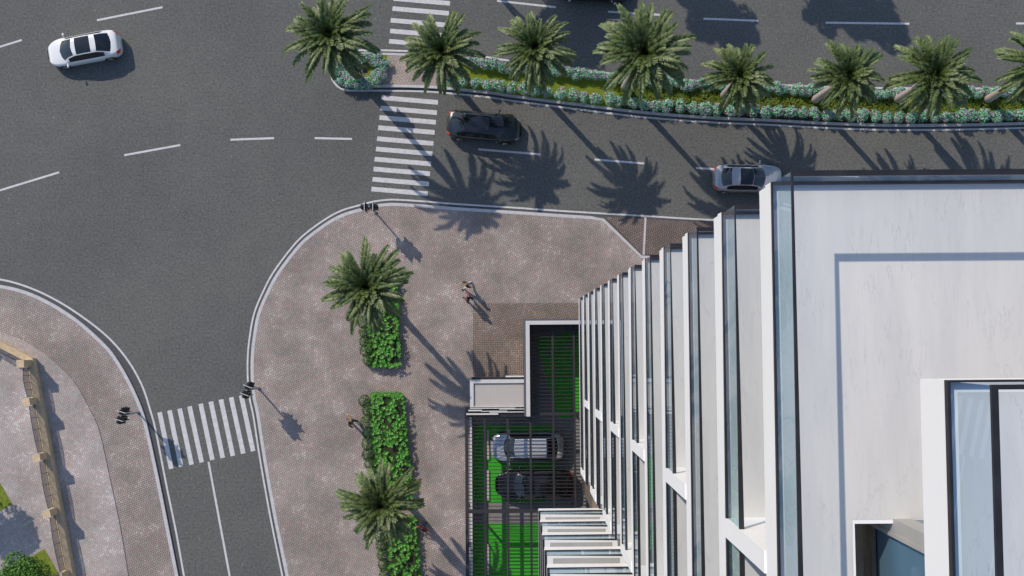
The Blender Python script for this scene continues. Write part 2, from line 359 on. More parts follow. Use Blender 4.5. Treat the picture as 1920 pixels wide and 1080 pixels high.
# median
msouth = px([(620.5, 128), (620, 137), (623, 149), (631, 160), (642, 167), (660, 170), (716, 170), (783, 171), (833, 174), (917, 182.5), (960, 189), (1085, 205), (1210, 220), (1335, 229.5), (1440, 234), (1552, 240), (1665, 243.5), (1790, 243), (1915, 240), (2050, 236)])
mnorth = px([(2050, 167), (1890, 166), (1760, 165.5), (1645, 165), (1540, 162.5), (1440, 158), (1322, 152.5), (1277, 149), (1200, 143), (1120, 135), (1052, 125), (957, 114), (905, 106), (840, 100), (770, 96), (695, 94), (660, 95), (640, 99), (626, 108), (621.5, 118)])
ms, mn = smooth_line(msouth, 5), smooth_line(mnorth, 5)
loop = ms + mn            # counter-clockwise: inside is on the left (+)
lines.strip(offs(loop, -.06)[:], offs(loop, .06), .006)
def close(Q): return Q + [Q[0]]
kA, kB = offs(loop, .20), offs(loop, .36)
gutm = MB(); gut.strip(offs(loop, .06), kA, .004)  # gutter gap of the median, the raised kerb's shadow put into its dark colour
kerb.strip(close(kA), close(kB), 0, .17)
mb = MB(); mb.poly([tuple(p) for p in kB], .10); struct('soil', mb, M_soil)
MZ = .14
struct('kerb', kerb, M_kerb); struct('gutter', gut, M_gutter)
mb = MB(); mb.prism([tuple(p) for p in px([(727, 103.5), (775, 104), (831, 108), (830, 165.5), (783, 164), (716, 164), (721, 135)], MZ)], .08, MZ + .01); struct('pavement', mb, M_pave_m)
def mid_band(x0, x1, f0, f1, n=40):
    """points across the median between fractions f0 (south) and f1 (north)"""
    def yat(Lp, x):
        for a, b in zip(Lp[:-1], Lp[1:]):
            lo, hi = (a, b) if a.x < b.x else (b, a)
            if lo.x <= x <= hi.x and hi.x > lo.x: return lo.y + (hi.y - lo.y) * (x - lo.x) / (hi.x - lo.x)
        return Lp[0].y
    S, Nn = [], []
    for i in range(n + 1):
        x = x0 + (x1 - x0) * i / n; a, b = yat(ms, x), yat(mn, x); S.append(Vector((x, a + (b - a) * f0))); Nn.append(Vector((x, a + (b - a) * f1)))
    return S, Nn
mb = MB(); S, Nn = mid_band(P(832, 140).x, P(1165, 180).x, .12, .88); mb.strip(S, Nn, MZ); S, Nn = mid_band(P(640, 135).x, P(727, 135).x, .12, .88, 12); mb.strip(S, Nn, MZ); tag(mb.build('lawn', M_lawn), kind='structure')
# markings
def dash(a, b, wd=.13):
    a, b = P(*a), P(*b); d = (b - a).normalized(); n = Vector((-d.y, d.x)) * wd / 2
    lines.add([(p.x, p.y, .006) for p in (a + n, a - n, b - n, b + n)], [(0, 1, 2, 3)])
for a, b in [((-30, 97), (41, 75)), ((182, 38), (305, 13.5)), ((233, 291), (338, 272)), ((-20, 363), (111, 323)), ((432, 262), (514, 259)), ((590, 259), (660, 260.5)), ((897, 280), (1014, 289.5)), ((1115, 299), (1208, 306.5)), ((1305, 315), (1400, 321)), ((1500, 326), (1610, 331)),
             ((932, 1.5), (1042, 13.5)), ((1140, 22), (1240, 28)), ((1319, 35), (1422, 39)), ((1548, 42.5), (1705, 44.5)), ((1905, 44), (2020, 44)), ((391, 866), (440, 1130))]: dash(a, b)
def quad(a, b, c, d):
    q = [P(*p) for p in (a, b, c, d)]; lines.poly([tuple(p) for p in q], .006)
L0 = [(716, 178.7), (714, 198), (712, 216), (709.7, 235), (707.5, 255.7), (705.5, 275), (703, 294), (701, 312.5), (699, 331.7), (697, 350)]
for x, y in L0: quad((x, y), (x + 105.5, y + 9), (x + 105, y + 17.7), (x - 1, y + 8.7))
for x, y in [(742, -46), (740, -27), (738.5, -7), (736.5, 11.7), (733, 33.7), (732, 53.7), (730, 73)]: quad((x, y), (x + 105.5, y + 9), (x + 105, y + 17.7), (x - 1, y + 8.5))
T = [(295, 774), (313.5, 770.5), (332.5, 767), (351, 763), (372, 758), (391, 754), (410, 750), (429, 746), (448, 742.3)]; B_ = [(317, 880), (335.5, 876), (355, 872.3), (374, 868), (394, 863.5), (413.5, 859.6), (432.5, 855.7), (452, 851.5), (470.5, 847)]
for (a, b), (c, d) in zip(T, B_): quad((a, b), (a + 8.6, b - 2), (c + 8.4, d - 2), (c, d))
struct('road_marking', lines, M_paint)
# small lawns at lower left
mb = MB(); mb.poly([tuple(p) for p in px([(-60, 800), (-5, 897), (23, 945), (-30, 975), (-90, 1000)], PL)], PL + .02); mb.poly([tuple(p) for p in px([(83, 1029), (113, 1081), (130, 1110), (-20, 1140), (-20, 1092)], PL)], PL + .02)
struct('lawn', mb, simple('verge_grass', (.15, .20, .015), .9, var=.35, scale=5, bump=.4, detail=9))

# ------------------------------------------------------------------ apartment tower
DH = 3.65
def ZB(k): return CAMH - (4.4 + 12 - k) * DH
X0, YN, YS, WX, WY, RX = 3.76, 2.2, -7.45, 1.40, -9.45, 4.95
tower = empty('apartment_tower', (18, -14, 0))
tag(tower, 'tall white apartment tower with stacked glass-railed marble terraces, filling the right of the view', 'apartment tower')
TW = Vector((-18, 14, 0))
def tpart(mb, name, m, parent=None):
    o = mb.build(name, m, parent or tower)
    if parent is None: o.location = TW
    return o
M_slabwhite = M_white
def ring(poly, d):
    """closed ccw polygon moved outwards by d"""
    return offs([Vector(p) for p in poly], -d, True)
def slab(poly, k, zt, marble_poly=None, tile=None):
    mb = MB(); z0 = ZB(k)
    mb.prism([tuple(p) for p in poly], z0, z0 + .42)
    mb.prism([tuple(p) for p in ring(poly, .028)], z0 + .42, zt)
    return mb
def rail(path, zt, parent_name='railing', posts=False):
    """dark base channel, glass pane and dark handrail along a path (outer edge on its right)"""
    path = [Vector(p) for p in path]
    mb = MB()
    mb.strip(offs(path, .016), offs(path, -.026), zt + .002, zt + .09)
    mb.strip(offs(path, .062), offs(path, -.020), zt + 1.10, zt + 1.145)
    r = tpart(mb, 'railing', M_frame)
    g = MB(); q_ = offs(path, -.006); n_ = len(q_); g.add([(p.x, p.y, z) for z in (zt + .09, zt + 1.10) for p in q_], [(i, i + 1, n_ + i + 1, n_ + i) for i in range(n_ - 1)])
    tpart(g, 'glass_pane', M_glass, r)
    return r
for k in range(13):
    zt = ZB(k) + .74
    if k < 12:
        main_poly = [(X0, YN), (X0, YS), (RX, YS), (RX, WY), (WX, WY), (WX, -36), (30, -36), (30, YN)]
        mb = slab(main_poly, k, zt)
        sl = tpart(mb, 'floor_slab', M_white)
        mm_ = MB(); mm_.poly([(X0 + .10, YN - .10), (X0 + .10, YS + .38), (29, YS + .38), (29, YN - .10)], zt + .004); tpart(mm_, 'terrace_floor', M_marble, sl)
        t = MB(); t.poly([(WX + .36, WY - .36), (WX + .36, -35), (RX - .2, -35), (RX - .2, WY - .36)], zt + .004); tpart(t, 'terrace_tiling', M_tile, sl)
    else:
        mb = slab([(X0, YN), (X0, YS), (4.85, YS), (4.85, -2.64), (30, -2.64), (30, YN)], k, zt); sl = tpart(mb, 'floor_slab', M_white)
        mm_ = MB(); mm_.poly([(X0 + .10, YN - .10), (X0 + .10, YS + .05), (4.82, YS + .05), (4.82, -2.61), (29, -2.61), (29, YN - .10)], zt + .004); tpart(mm_, 'terrace_floor', M_marble, sl)
        mb = slab([(WX, WY), (WX, -36), (30, -36), (30, WY)], k, zt); tpart(mb, 'floor_slab', M_white)
    odd = k % 2 == 1
    if odd:
        rail([(29.8, YN), (X0, YN), (X0, -3.18)], zt)
        rail([(X0, -3.52), (X0, YS), (RX, YS)], zt)
    else:
        rail([(29.8, YN), (X0, YN), (X0, -7.10)], zt)
    if k < 12 or True:
        x1_ = 4.8 if k == 11 else 5.6; y0, y1 = (-3.52, -3.18) if odd else (YS - .002, -7.10)
        mb = MB(); mb.box(X0 - .027, x1_, y0, y1, zt + .002, ZB(k + 1) - .003); tpart(mb, 'divider_wall', M_white)
    rail([(RX - .05, WY), (WX, WY), (WX, -35.8)], zt) if True else None
    # recessed walls behind the terraces
    if k < 12:
        mb = MB(); mb.box(5.602, 28, -7.0, .9, zt + .006, ZB(k + 1) - .003); f = tpart(mb, 'window_wall', M_win)
        fr = MB()
        for y in [-.2 - 1.35 * i for i in range(6)]: fr.box(5.54, 5.60, y, y + .06, zt + .008, ZB(k + 1) - .005)
        tpart(fr, 'window_frame', M_frame, f)
        mb = MB(); mb.box(RX + .05, RX + .3, -34, YS - .01, zt + .006, ZB(k + 1) - .003); tpart(mb, 'side_wall', M_brown)
# top level: block set back on the terrace, its railing, and the sunken opening beside it
z13 = ZB(13) + .74
mb = slab([(4.73, -.5), (4.73, -36), (30, -36), (30, -.5)], 13, z13); sl = tpart(mb, 'floor_slab', M_white)
mm_ = MB(); mm_.poly([(4.85, -.62), (4.85, -35), (29, -35), (29, -.62)], z13 + .004); tpart(mm_, 'terrace_floor', M_marble, sl)
rail([(29.8, -.5), (4.73, -.5), (4.73, -35.8)], z13)
zt12 = ZB(12) + .74; zp = zt12 - 1.0
mb = MB(); mb.box(4.86, 9.0, -7.4, -2.30, zp - .1, zp); tpart(mb, 'sunken_floor', simple('tan_screed', (.30, .25, .20), .8, var=.15, scale=5))
mb = MB(); mb.box(5.30, 5.42, -7.4, -2.84, zp + .002, zp + .12); mb.box(5.36, 5.42, -7.4, -2.84, zp + .12, zp + .2); tpart(mb, 'window_sill', M_brown)
mb = MB(); mb.box(5.44, 5.47, -7.4, -2.86, zp + .003, ZB(13) - .003)
wp = tpart(mb, 'window_wall', None or bpy.data.materials.get('x') or simple('blue_window_glass', (.10, .19, .27), .10, 0, var=.25, scale=.35, spec=.9))
mb = MB(); mb.box(5.40, 5.66, -2.84, -2.60, zp + .003, ZB(13) - .003); mb.box(5.385, 5.40, -2.86, -2.80, zp + .003, ZB(13) - .003); tpart(mb, 'pillar', simple('pillar_concrete', (.36, .35, .33), .6, var=.08, scale=1.5))
mb = MB(); mb.box(5.67, 9, -2.68, -2.62, zp + .003, ZB(13) - .003); tpart(mb, 'window_wall', M_win)  # dark pane added in place of the shaded void beside the pillar
mb = MB(); mb.box(8.0, 28, -34, -2.7, zt12 + .006, ZB(13) - .004); tpart(mb, 'core_wall', M_win)
# base of the tower: recessed lobby and columns
mb = MB(); mb.box(8.5, 28, -34, 0, 0.0, ZB(0) - .003); tpart(mb, 'lobby_wall', M_brown)
for x, y in [(4.62, -9.3), (6.4, 1.2), (6.4, -4), (4.9, -14), (4.9, -20)]:
    mb = MB(); mb.box(x - .22, x + .22, y - .35, y + .35, 0, ZB(0) - .003); tpart(mb, 'column', M_brown)

# ------------------------------------------------------------------ parking yard beside the tower
yard = MB(); yard.poly([(-2.85, -20), (14, -20), (14, 1.0), (.9, 1.0), (.9, -4.6), (-2.85, -4.6)], PZ + .012)
struct('parking_floor', yard, M_conc)
gr = MB()
def gpoly(pts, z=PZ + .016): gr.poly([tuple(P(a, b, PZ)) for a, b in pts], z)
gpoly([(890, 797), (1042, 797), (1047, 850), (1043, 912), (1020, 942), (886, 942)])
gpoly([(884, 981), (1130, 981), (1130, 1200), (880, 1200)])
gpoly([(1004, 636), (1150, 608), (1150, 772), (1052, 784), (1042, 775)])
struct('parking_floor', gr, M_green)
mb = MB()
mb.add([(*P(a, b, PZ), PZ + .020) for a, b in [(1052, 651), (1075, 643), (1076, 648), (1054, 656)]], [(0, 3, 2, 1)])
mb.add([(*P(a, b, PZ), PZ + .020) for a, b in [(1018, 659), (1042, 652), (1044, 656), (1020, 663)]], [(0, 3, 2, 1)])
struct('floor_marking', mb, M_conc)
PH = 2.95
def pp(x, y, z=PH): return P(x, y, z)
xs = [pp(a, 900)[0] for a in (875.5, 909.5, 952.5, 995.5, 1038.5, 1078.5)] + [5.35, 6.75]
yt = pp(900, 777)[1]; ymaj = pp(950, 958.5)[1]
perg = empty('pergola', (2, -9, 0)); tag(perg, 'flat dark metal pergola of thin slats roofing the green parking bays', 'pergola')
PO = Vector((-2, 9, 0))
def ppart(mb, name, m=M_perg, parent=perg):
    o = mb.build(name, m, parent); o.location = PO; return o
for i, x in enumerate(xs):
    y1 = yt - .1 if i in (0, 1, 2) else 1.0
    wd = .20 if i == 0 else .135
    mb = MB(); mb.box(x - wd / 2, x + wd / 2, -19, y1, PH - .12, PH + .02); ppart(mb, 'beam')
mb = MB(); mb.box(xs[0] - .12, 8, yt - .09, yt + .09, PH - .10, PH + .03); ppart(mb, 'beam')
mb = MB(); mb.box(xs[0] - .10, 8, ymaj - .11, ymaj + .11, PH - .10, PH + .03); ppart(mb, 'beam')
mb = MB(); y = yt - .30
while y > -18.5:
    if abs(y - ymaj) > .16: mb.box(xs[0] + .05, 7.9, y - .021, y + .021, PH - .050, PH - .025)
    y -= .222
y = yt + .30
while y < .95:
    mb.box(1.12, 7.9, y - .021, y + .021, PH - .050, PH - .025); y += .222
ppart(mb, 'slat_roof')
for x, y in [(xs[0], yt), (xs[0], ymaj), (xs[0], -13), (xs[0], -18), (xs[3], ymaj), (xs[5], ymaj), (xs[5], yt)]:
    mb = MB(); mb.box(x - .06, x + .06, y - .06, y + .06, PZ + .012, PH - .101); ppart(mb, 'post')
# low wall along the yard
mb = MB(); x = xs[0]; mb.box(x + .14, x + .26, -19, yt - .3, PZ + .013, 1.35); o = mb.build('yard_wall', M_cope); tag(o, 'low pale wall under the left edge of the dark pergola', 'low wall')
# wheel stops
for i, (a, b, c) in enumerate([(805, 862, 'pale wheel stop at the nose of the silver car under the pergola'), (882, 938, 'pale wheel stop at the nose of the black car under the pergola'), (1020, 1078, 'pale wheel stop in the empty green bay below the black car')]):
    p, q = P(915, a, .2), P(915, b, .2); mb = MB(); mb.prism([(p.x - .07, q.y), (p.x + .07, q.y), (p.x + .07, p.y), (p.x - .07, p.y)], PZ + .017, PZ + .13); o = mb.build('wheel_stop', M_tile); tag(o, c, 'wheel stop', 'wheel stops in the parking bays')
# tall L-shaped parapet wall
WH = 3.7
c0 = P(985.5, 601.5, WH); cx, cy = c0.x, c0.y; ye = P(983, 781, WH).y
wl = empty('boundary_wall', (cx, cy, 0)); tag(wl, 'tall L-shaped grey wall with a pale coping round the dark corner of the pergola', 'wall')
def lpath(d): return [Vector((9, cy + d)), Vector((cx - d, cy + d)), Vector((cx - d, ye))]
mb = MB(); mb.strip(lpath(-.02), lpath(-.20), 0.1, WH - .08); mb.strip(lpath(.12), lpath(-.019), 0.1, WH - .30); o = mb.build('wall', M_greyw, wl, loc=(-cx, -cy, 0))
mb = MB(); mb.strip(lpath(0), lpath(-.235), WH - .079, WH); o = mb.build('coping', M_cope, wl, loc=(-cx, -cy, 0))
# gatehouse with flat roof
GH = 3.2
a, b = P(881, 712, GH), P(982, 763, GH); gx0, gy1, gx1, gy0 = a.x, a.y, cx - .13, b.y
gt = empty('gatehouse', (gx0, gy0, 0)); tag(gt, 'small gatehouse with a flat pale roof tucked against the tall L-shaped wall', 'gatehouse')
def gpart(mb, name, m): o = mb.build(name, m, gt); o.location = (-gx0, -gy0, 0); return o
mb = MB(); mb.box(gx0 + .04, gx1, gy0 + .02, gy1 - .02, .1, GH - .16); gpart(mb, 'wall', M_greyw)
mb = MB(); mb.box(gx0 + .2, gx1 - .01, gy0 + .02, gy1 - .2, GH - .16, GH - .12); gpart(mb, 'roof', M_roof)
mb = MB(); mb.box(gx0, gx0 + .22, gy0, gy1, GH - .16, GH); mb.box(gx0 + .221, gx1, gy1 - .22, gy1, GH - .16, GH); mb.box(gx0 + .221, gx1, gy0, gy0 + .05, GH - .16, GH); gpart(mb, 'parapet', M_cope)
mb = MB(); mb.box(gx0 + .1, gx1, gy1 + .003, gy1 + .13, 2.2, GH - .2); mb.box(gx0 - .3, gx1, gy0 - .62, gy0 - .003, PH + .04, PH + .10); gpart(mb, 'canopy', M_frame)
wdt = gx1 - gx0; M_panel = simple('pale_panel', (.62, .62, .60), .6, var=.05)
mb = MB(); mb.box(gx0 + wdt * .66, gx1, gy1 + .135, gy1 + .22, GH - .5, GH - .12); gpart(mb, 'facade_strip', M_panel)
for (u0, u1, yy, h_, wd) in [(0, .84, -.07, .03, .05), (.54, 1, -.125, .02, .05), (-.03, .22, -.20, .0, .08), (.2, .69, -.25, 0, .045), (.36, 1, -.31, .0, .05), (-.07, .52, -.42, .04, .09)]:
    mb = MB(); mb.box(gx0 + wdt * u0, gx0 + wdt * u1, gy0 + yy - wd / 2, gy0 + yy + wd / 2, PH + .11, PH + .20 + h_); gpart(mb, 'facade_strip', M_panel)

# ------------------------------------------------------------------ sand-coloured boundary wall with fence, lower left
wpts = smooth_line(px([(-70, 600), (0, 636), (34, 654)], PL), 2)[:-1] + [P(68, 671.7, PL)]
wpt2 = [P(68, 671.7, PL), P(74, 706, PL), P(94, 810, PL), P(107.5, 885, PL), P(125, 980, PL), P(144, 1080, PL), P(152, 1125, PL)]
full = [P(-70, 600, PL), P(68, 671.7, PL)] + wpt2[1:]
M_tan = simple('sandstone', (.56, .44, .29), .85, var=.16, scale=4, bump=.2, detail=8)
gw = empty('garden_wall', (full[1].x, full[1].y, 0)); tag(gw, 'low sand-coloured wall with square piers and grey arched fence panels, lower left', 'garden wall')
GO = Vector((-full[1].x, -full[1].y, 0))
def wpart(mb, name, m, parent=gw):
    o = mb.build(name, m, parent)
    if parent is gw: o.location = GO
    return o
inn = offs(full, -.46); mb = MB(); mb.strip(full, inn, PL, PL + .52); mb2 = MB(); mb2.strip(offs(full, .04), offs(full, -.50), PL + .521, PL + .62)
wpart(mb, 'wall', M_tan); wpart(mb2, 'coping', M_tan)
cen = offs(full, -.36)
acc = [0]
for a, b in zip(cen[:-1], cen[1:]): acc.append(acc[-1] + (b - a).length)
def along(s_):
    for i in range(len(acc) - 1):
        if s_ <= acc[i + 1] or i == len(acc) - 2:
            t = (s_ - acc[i]) / (acc[i + 1] - acc[i]); d = (cen[i + 1] - cen[i]).normalized(); return cen[i].lerp(cen[i + 1], t), d
s1 = acc[1]
def near_s(pxy, z):
    q = P(*pxy, z); best = min((( (along(i * .05)[0] - q).length, i * .05) for i in range(int(acc[-1] / .05)))); return best[1]
piers = [s1 - 4.2, s1 + .02] + [near_s(p, 1.8) for p in ((70, 749), (88, 855), (104, 960), (122, 1080))]
for s_ in piers:
    c, d = along(s_); mb = MB(); mb.bar(c - d * .21, c + d * .21, .42, PL, 1.86); mb.bar(c - d * .24, c + d * .24, .48, 1.861, 1.95); wpart(mb, 'pier', M_tan)
M_screen, N_, K_, b_ = mat('perforated_screen')
_t = node(N_, 'ShaderNodeBsdfTransparent'); _m = node(N_, 'ShaderNodeMixShader', {0: .62}); b_.inputs['Base Color'].default_value = (.13, .13, .14, 1); b_.inputs['Roughness'].default_value = .7
K_(_t.outputs[0], _m.inputs[1]); K_(b_.outputs[0], _m.inputs[2]); K_(_m.outputs[0], N_['Material Output'].inputs[0])
M_fence = simple('fence_grey', (.10, .10, .11), .5, .3, var=.1)
for a, b in zip(piers[:-1], piers[1:]):
    mb = MB(); sh = MB(); n = 16
    for i in range(n + 1):
        c, d = along(a + .31 + (b - a - .62) * i / n); top = 1.56 + .14 * math.sin(math.pi * i / n)
        sh.v += [(c.x, c.y, PL + .70), (c.x, c.y, top)]
        if i % 4 == 0: mb.bar(c - d * .012, c + d * .012, .03, PL + .622, top)
    sh.f = [(2 * i, 2 * i + 2, 2 * i + 3, 2 * i + 1) for i in range(n)]; sh.mi = [0] * n
    pr = [along(a + .28 + (b - a - .56) * i / 16)[0] for i in range(17)]
    mb.tube([(p.x, p.y, 1.57 + .14 * math.sin(math.pi * i / 16)) for i, p in enumerate(pr)], .022, 5); mb.tube([(p.x, p.y, PL + .70) for p in pr], .02, 5)
    fp = wpart(mb, 'fence_panel', M_fence); wpart(sh, 'mesh_screen', M_screen, fp)

# ------------------------------------------------------------------ cars
def paint(name, c, metal=.0, rough=.25):
    m, N, K, b = mat(name); n = node(N, 'ShaderNodeTexNoise', {'Scale': 1.5, 'Detail': 3}); t = node(N, 'ShaderNodeTexCoord'); K(t.outputs['Object'], n.inputs['Vector'])
    r = ramp(N, .3, .7, [x * .94 for x in c], c); K(n.outputs['Fac'], r.inputs[0]); K(r.outputs[0], b.inputs['Base Color'])
    b.inputs['Metallic'].default_value = metal; b.inputs['Roughness'].default_value = rough; b.inputs['Coat Weight'].default_value = 1; b.inputs['Coat Roughness'].default_value = .03
    return m
def interp(tab, s):
    for (a, va), (b, vb) in zip(tab[:-1], tab[1:]):
        if s <= b: t = (s - a) / (b - a); t = t * t * (3 - 2 * t) * .5 + t * .5; return va + (vb - va) * t
    return tab[-1][1]
def make_car(label, cat, m_body, Lc, Wc, loc, rz, rw=(.14, .33), sr=(.40, .60), ws=(.64, .79), roof_h=1.45, fastback=False, group='cars on the road', side_glass=M_carglass, name='car'):
    root = empty(name, (loc.x, loc.y, 0), rz); tag(root, label, cat, group)
    PW = [(0, .40), (.008, .56), (.02, .70), (.045, .81), (.09, .89), (.15, .935), (.25, .965), (.5, .95), (.70, .955), (.80, .955), (.86, .905), (.91, .82), (.945, .71), (.97, .60), (.988, .46), (1.0, .30)]
    DK = [(0, .62), (.01, .82), (.03, .98), (.08, 1.03), (.2, 1.03), (.5, .97), (.72, .96), (.80, .92), (.90, .82), (.96, .72), (.985, .58), (1, .42)]
    RF = [(rw[0], 0), ((rw[0] + rw[1]) / 2, .26), (rw[1], .41), ((rw[1] + ws[0]) / 2, .47), (ws[0], .43), ((ws[0] + ws[1]) / 2, .25), (ws[1], 0)]
    key = sorted({0, .006, .012, .02, .03, .05, .08, .1, rw[0], rw[1], sr[0], sr[1], ws[0], ws[1], .86, .90, .93, .955, .97, .98, .99, .996, 1.0, (rw[0] + rw[1]) / 2, (ws[0] + ws[1]) / 2, rw[1] + .03, ws[0] - .03, ws[0] - .06, ws[1] + .02, .5, .45})
    key = [k_ for i, k_ in enumerate(key) if i == 0 or k_ - key[i - 1] > .004]
    rows = []
    for s in key:
        hw = interp(PW, s) * Wc / 2; zd = interp(DK, s); g = 0 if s <= rw[0] or s >= ws[1] else interp(RF, s) * (roof_h - 1.0) / .45
        q = min(1, g / .40); cr = .045 * min(1, (1 - s) / .06, s / .02 + .1)
        yr = hw * .80 * (1 - q) + Wc / 2 * .63 * q; zr = zd + g
        b5y, b5z = hw * .89, zd + .0
        row = [(hw * .93, .20), (hw * .995, .34), (hw, .55), (hw * .995, .70 if zd > .75 else zd * .9), (hw * .96, zd - .05), (b5y, b5z + .01 * q)]
        row += [((b5y * .5 + yr * .5), zd + .012 + (g * .55 if g > 0 else .004)), (yr, zr + .006 + (.012 if g == 0 else -.015)), (yr * .90, zr + cr * .5 + .008), (yr * .55, zr + cr * .9 + .01), (0, zr + cr + .012)]
        rows.append(row)
    nj = len(rows[0]); V, faces = [], {}
    for s, row in zip(key, rows):
        x = (s - .5) * Lc
        def bow(y, z):
            c = 1 - 1.25 * (y / (Wc * .38)) ** 2
            b = lambda s0, w_: max(0, 1 - abs(s - s0) / w_)
            return (.24 * b(ws[1], .06) + .15 * b(ws[0], .06) - .16 * b(rw[0], .06) - .06 * b(rw[1], .04)) * (max(-.45, c) - .45) if z > interp(DK, s) - .03 else 0
        for sgn in (1, -1):
            for (y, z) in row: V.append((x + bow(y, z), y * sgn, z))
    def reg(i, j):
        s0, s1 = key[i], key[i + 1]; sm = (s0 + s1) / 2
        if 8 <= j:
            if rw[0] + .004 < sm < rw[1]: return 'rear_window'
            if ws[0] < sm < ws[1]: return 'windscreen'
            if sr[0] < sm < sr[1]: return 'sunroof'
        if 5 <= j <= 6 and rw[0] + .08 < sm < ws[1] - .07: return 'side_window'
        if .935 < sm < .982 and 3 <= j <= 4: return 'headlamp'
        if .004 < sm < .05 and 3 <= j <= 5: return 'tail_lamp'
        if sm > .984 and 1 <= j <= 3: return 'grille'
        return 'body'
    for i in range(len(key) - 1):
        for j in range(nj - 1):
            for h in (0, 1):
                o = 2 * nj; a = i * o + h * nj + j; q = (a, a + o, a + o + 1, a + 1)
                faces.setdefault((reg(i, j), h if reg(i, j) in ('headlamp', 'tail_lamp', 'side_window') else 0), []).append(q if h else q[::-1])
    for s in (0, len(key) - 1):
        b0 = s * 2 * nj
        faces[('body', 0)] += [(b0 + j, b0 + j + 1, b0 + nj + j + 1, b0 + nj + j) for j in range(nj - 1)]
    faces[('body', 0)] += [(i * 2 * nj, (i + 1) * 2 * nj, (i + 1) * 2 * nj + nj, i * 2 * nj + nj) for i in range(len(key) - 1)]
    mats = {'body': m_body, 'rear_window': M_carglass, 'windscreen': M_carglass, 'sunroof': M_carglass, 'side_window': side_glass, 'headlamp': M_head, 'tail_lamp': M_red, 'grille': M_black}
    for (nm, h), fs in faces.items():
        used = sorted({i for f in fs for i in f}); mp_ = {u: i for i, u in enumerate(used)}
        mb = MB(); mb.add([V[u] for u in used], [tuple(mp_[i] for i in f) for f in fs]); o = mb.build(nm, mats[nm], root)
        bm = bmesh.new(); bm.from_mesh(o.data); bmesh.ops.remove_doubles(bm, verts=bm.verts, dist=.0005); bmesh.ops.recalc_face_normals(bm, faces=bm.faces)
        if nm != 'body':
            up = Vector((0, 0, 0))
            for f in bm.faces:
                c = f.calc_center_median(); up_ = Vector((c.x * .1, c.y, c.z - .5))
                if f.normal.dot(up_) < 0: f.normal_flip()
        bm.to_mesh(o.data); bm.free()
        o.data.polygons.foreach_set('use_smooth', [True] * len(o.data.polygons))
        if nm == 'body' : body = o
    # door seams and trim strips as thin dark lines raised from the body
    mb = MB()
    for sx_ in (1, -1):
        pts = [((s - .5) * Lc, (interp(PW, s) * Wc / 2 * .89 + .006) * sx_, interp(DK, s) + .018) for s in [rw[0] + .07 + (ws[1] - .05 - rw[0] - .07) * i / 10 for i in range(11)]]
        mb.tube(pts, .010, 5)
    mb.build('window_trim', M_steel if m_body is not M_carglass else M_black, root)
    for sx_ in (1, -1):
        mb = MB(); x = (ws[1] - .055 - .5) * Lc; mb.ball((x, sx_ * (Wc / 2 + .10), 1.0), (.07, .11, .06)); mb.bar((x, sx_ * Wc * .46), (x, sx_ * (Wc / 2 + .06)), .06, .96, 1.0); mb.build('wing_mirror', m_body, root, True)
    for fx in (.185, .805):
        for sx_ in (1, -1):
            x = (fx - .5) * Lc; y = sx_ * (interp(PW, fx) * Wc / 2 - .10)
            ar = MB(); yo = sx_ * (interp(PW, fx) * Wc / 2 + .006)
            pts = [(x + .37 * math.cos(math.pi * i / 12), yo, .33 + .37 * math.sin(math.pi * i / 12)) for i in range(13)]; ar.tube(pts, .026, 5); ar.build('wheel_arch', M_black, root)
            wh = empty('wheel', (x, y, .33)); wh.parent = root
            mb = MB(); mb.tube([(0, -.11, 0), (0, .115 , 0)], .33, 20); mb.build('tyre', M_tyre, wh, False)
            mb = MB(); yy = sx_ * .118; mb.tube([(0, yy - .01, 0), (0, yy, 0)], .07, 10)
            for q in range(5): a = q * 2 * math.pi / 5; mb.tube([(0, yy, 0), (.22 * math.cos(a), yy, .22 * math.sin(a))], .022, 5)
            mb.tube([(.23 * math.cos(2 * math.pi * i / 16), yy, .23 * math.sin(2 * math.pi * i / 16)) for i in range(17)], .018, 5, cap=False); mb.build('rim', M_rim, wh)
    return root
M_cw = paint('white_paint', (.78, .79, .80)); M_cg = paint('dark_green_paint', (.010, .016, .011), .3, .3)
M_cs = paint('grey_paint', (.38, .41, .45), .3, .3); M_csl = paint('silver_paint', (.62, .66, .72), .5, .25); M_cb = paint('black_paint', (.006, .006, .007), .2, .25)
make_car('white saloon car with dark sunroof, alone at the upper left of the junction', 'car', M_cw, 4.78, 1.90, P(156, 91, .75), math.radians(190), (.115, .285), (.355, .555), (.60, .775))
make_car('dark green glass-roofed car beside the zebra crossing', 'car', M_cg, 4.85, 1.94, P(907.5, 237, .75), math.radians(-5.8), (.07, .25), (.252, .56), (.562, .745), 1.5)
make_car('grey saloon car with half-black roof partly hidden by the tower', 'car', M_cs, 4.50, 1.86, P(1403.5, 334, .75), math.radians(-1.2), (.115, .235), (.352, .528), (.532, .705))
make_car('silver car parked under the pergola slats', 'car', M_csl, 4.72, 1.92, P(988, 838, .75), math.radians(180), (.10, .24), (.0, .0), (.66, .79), 1.5, group='cars parked under the pergola')
make_car('black car parked under the pergola below the silver one', 'car', M_cb, 5.05, 1.96, P(1003, 909, .75), math.radians(180), (.10, .26), (.3, .5), (.60, .74), 1.5, group='cars parked under the pergola')
make_car('black car entering at the top edge of the picture', 'car', M_cb, 4.8, 1.9, P(1116, -26, .75), math.radians(-4))

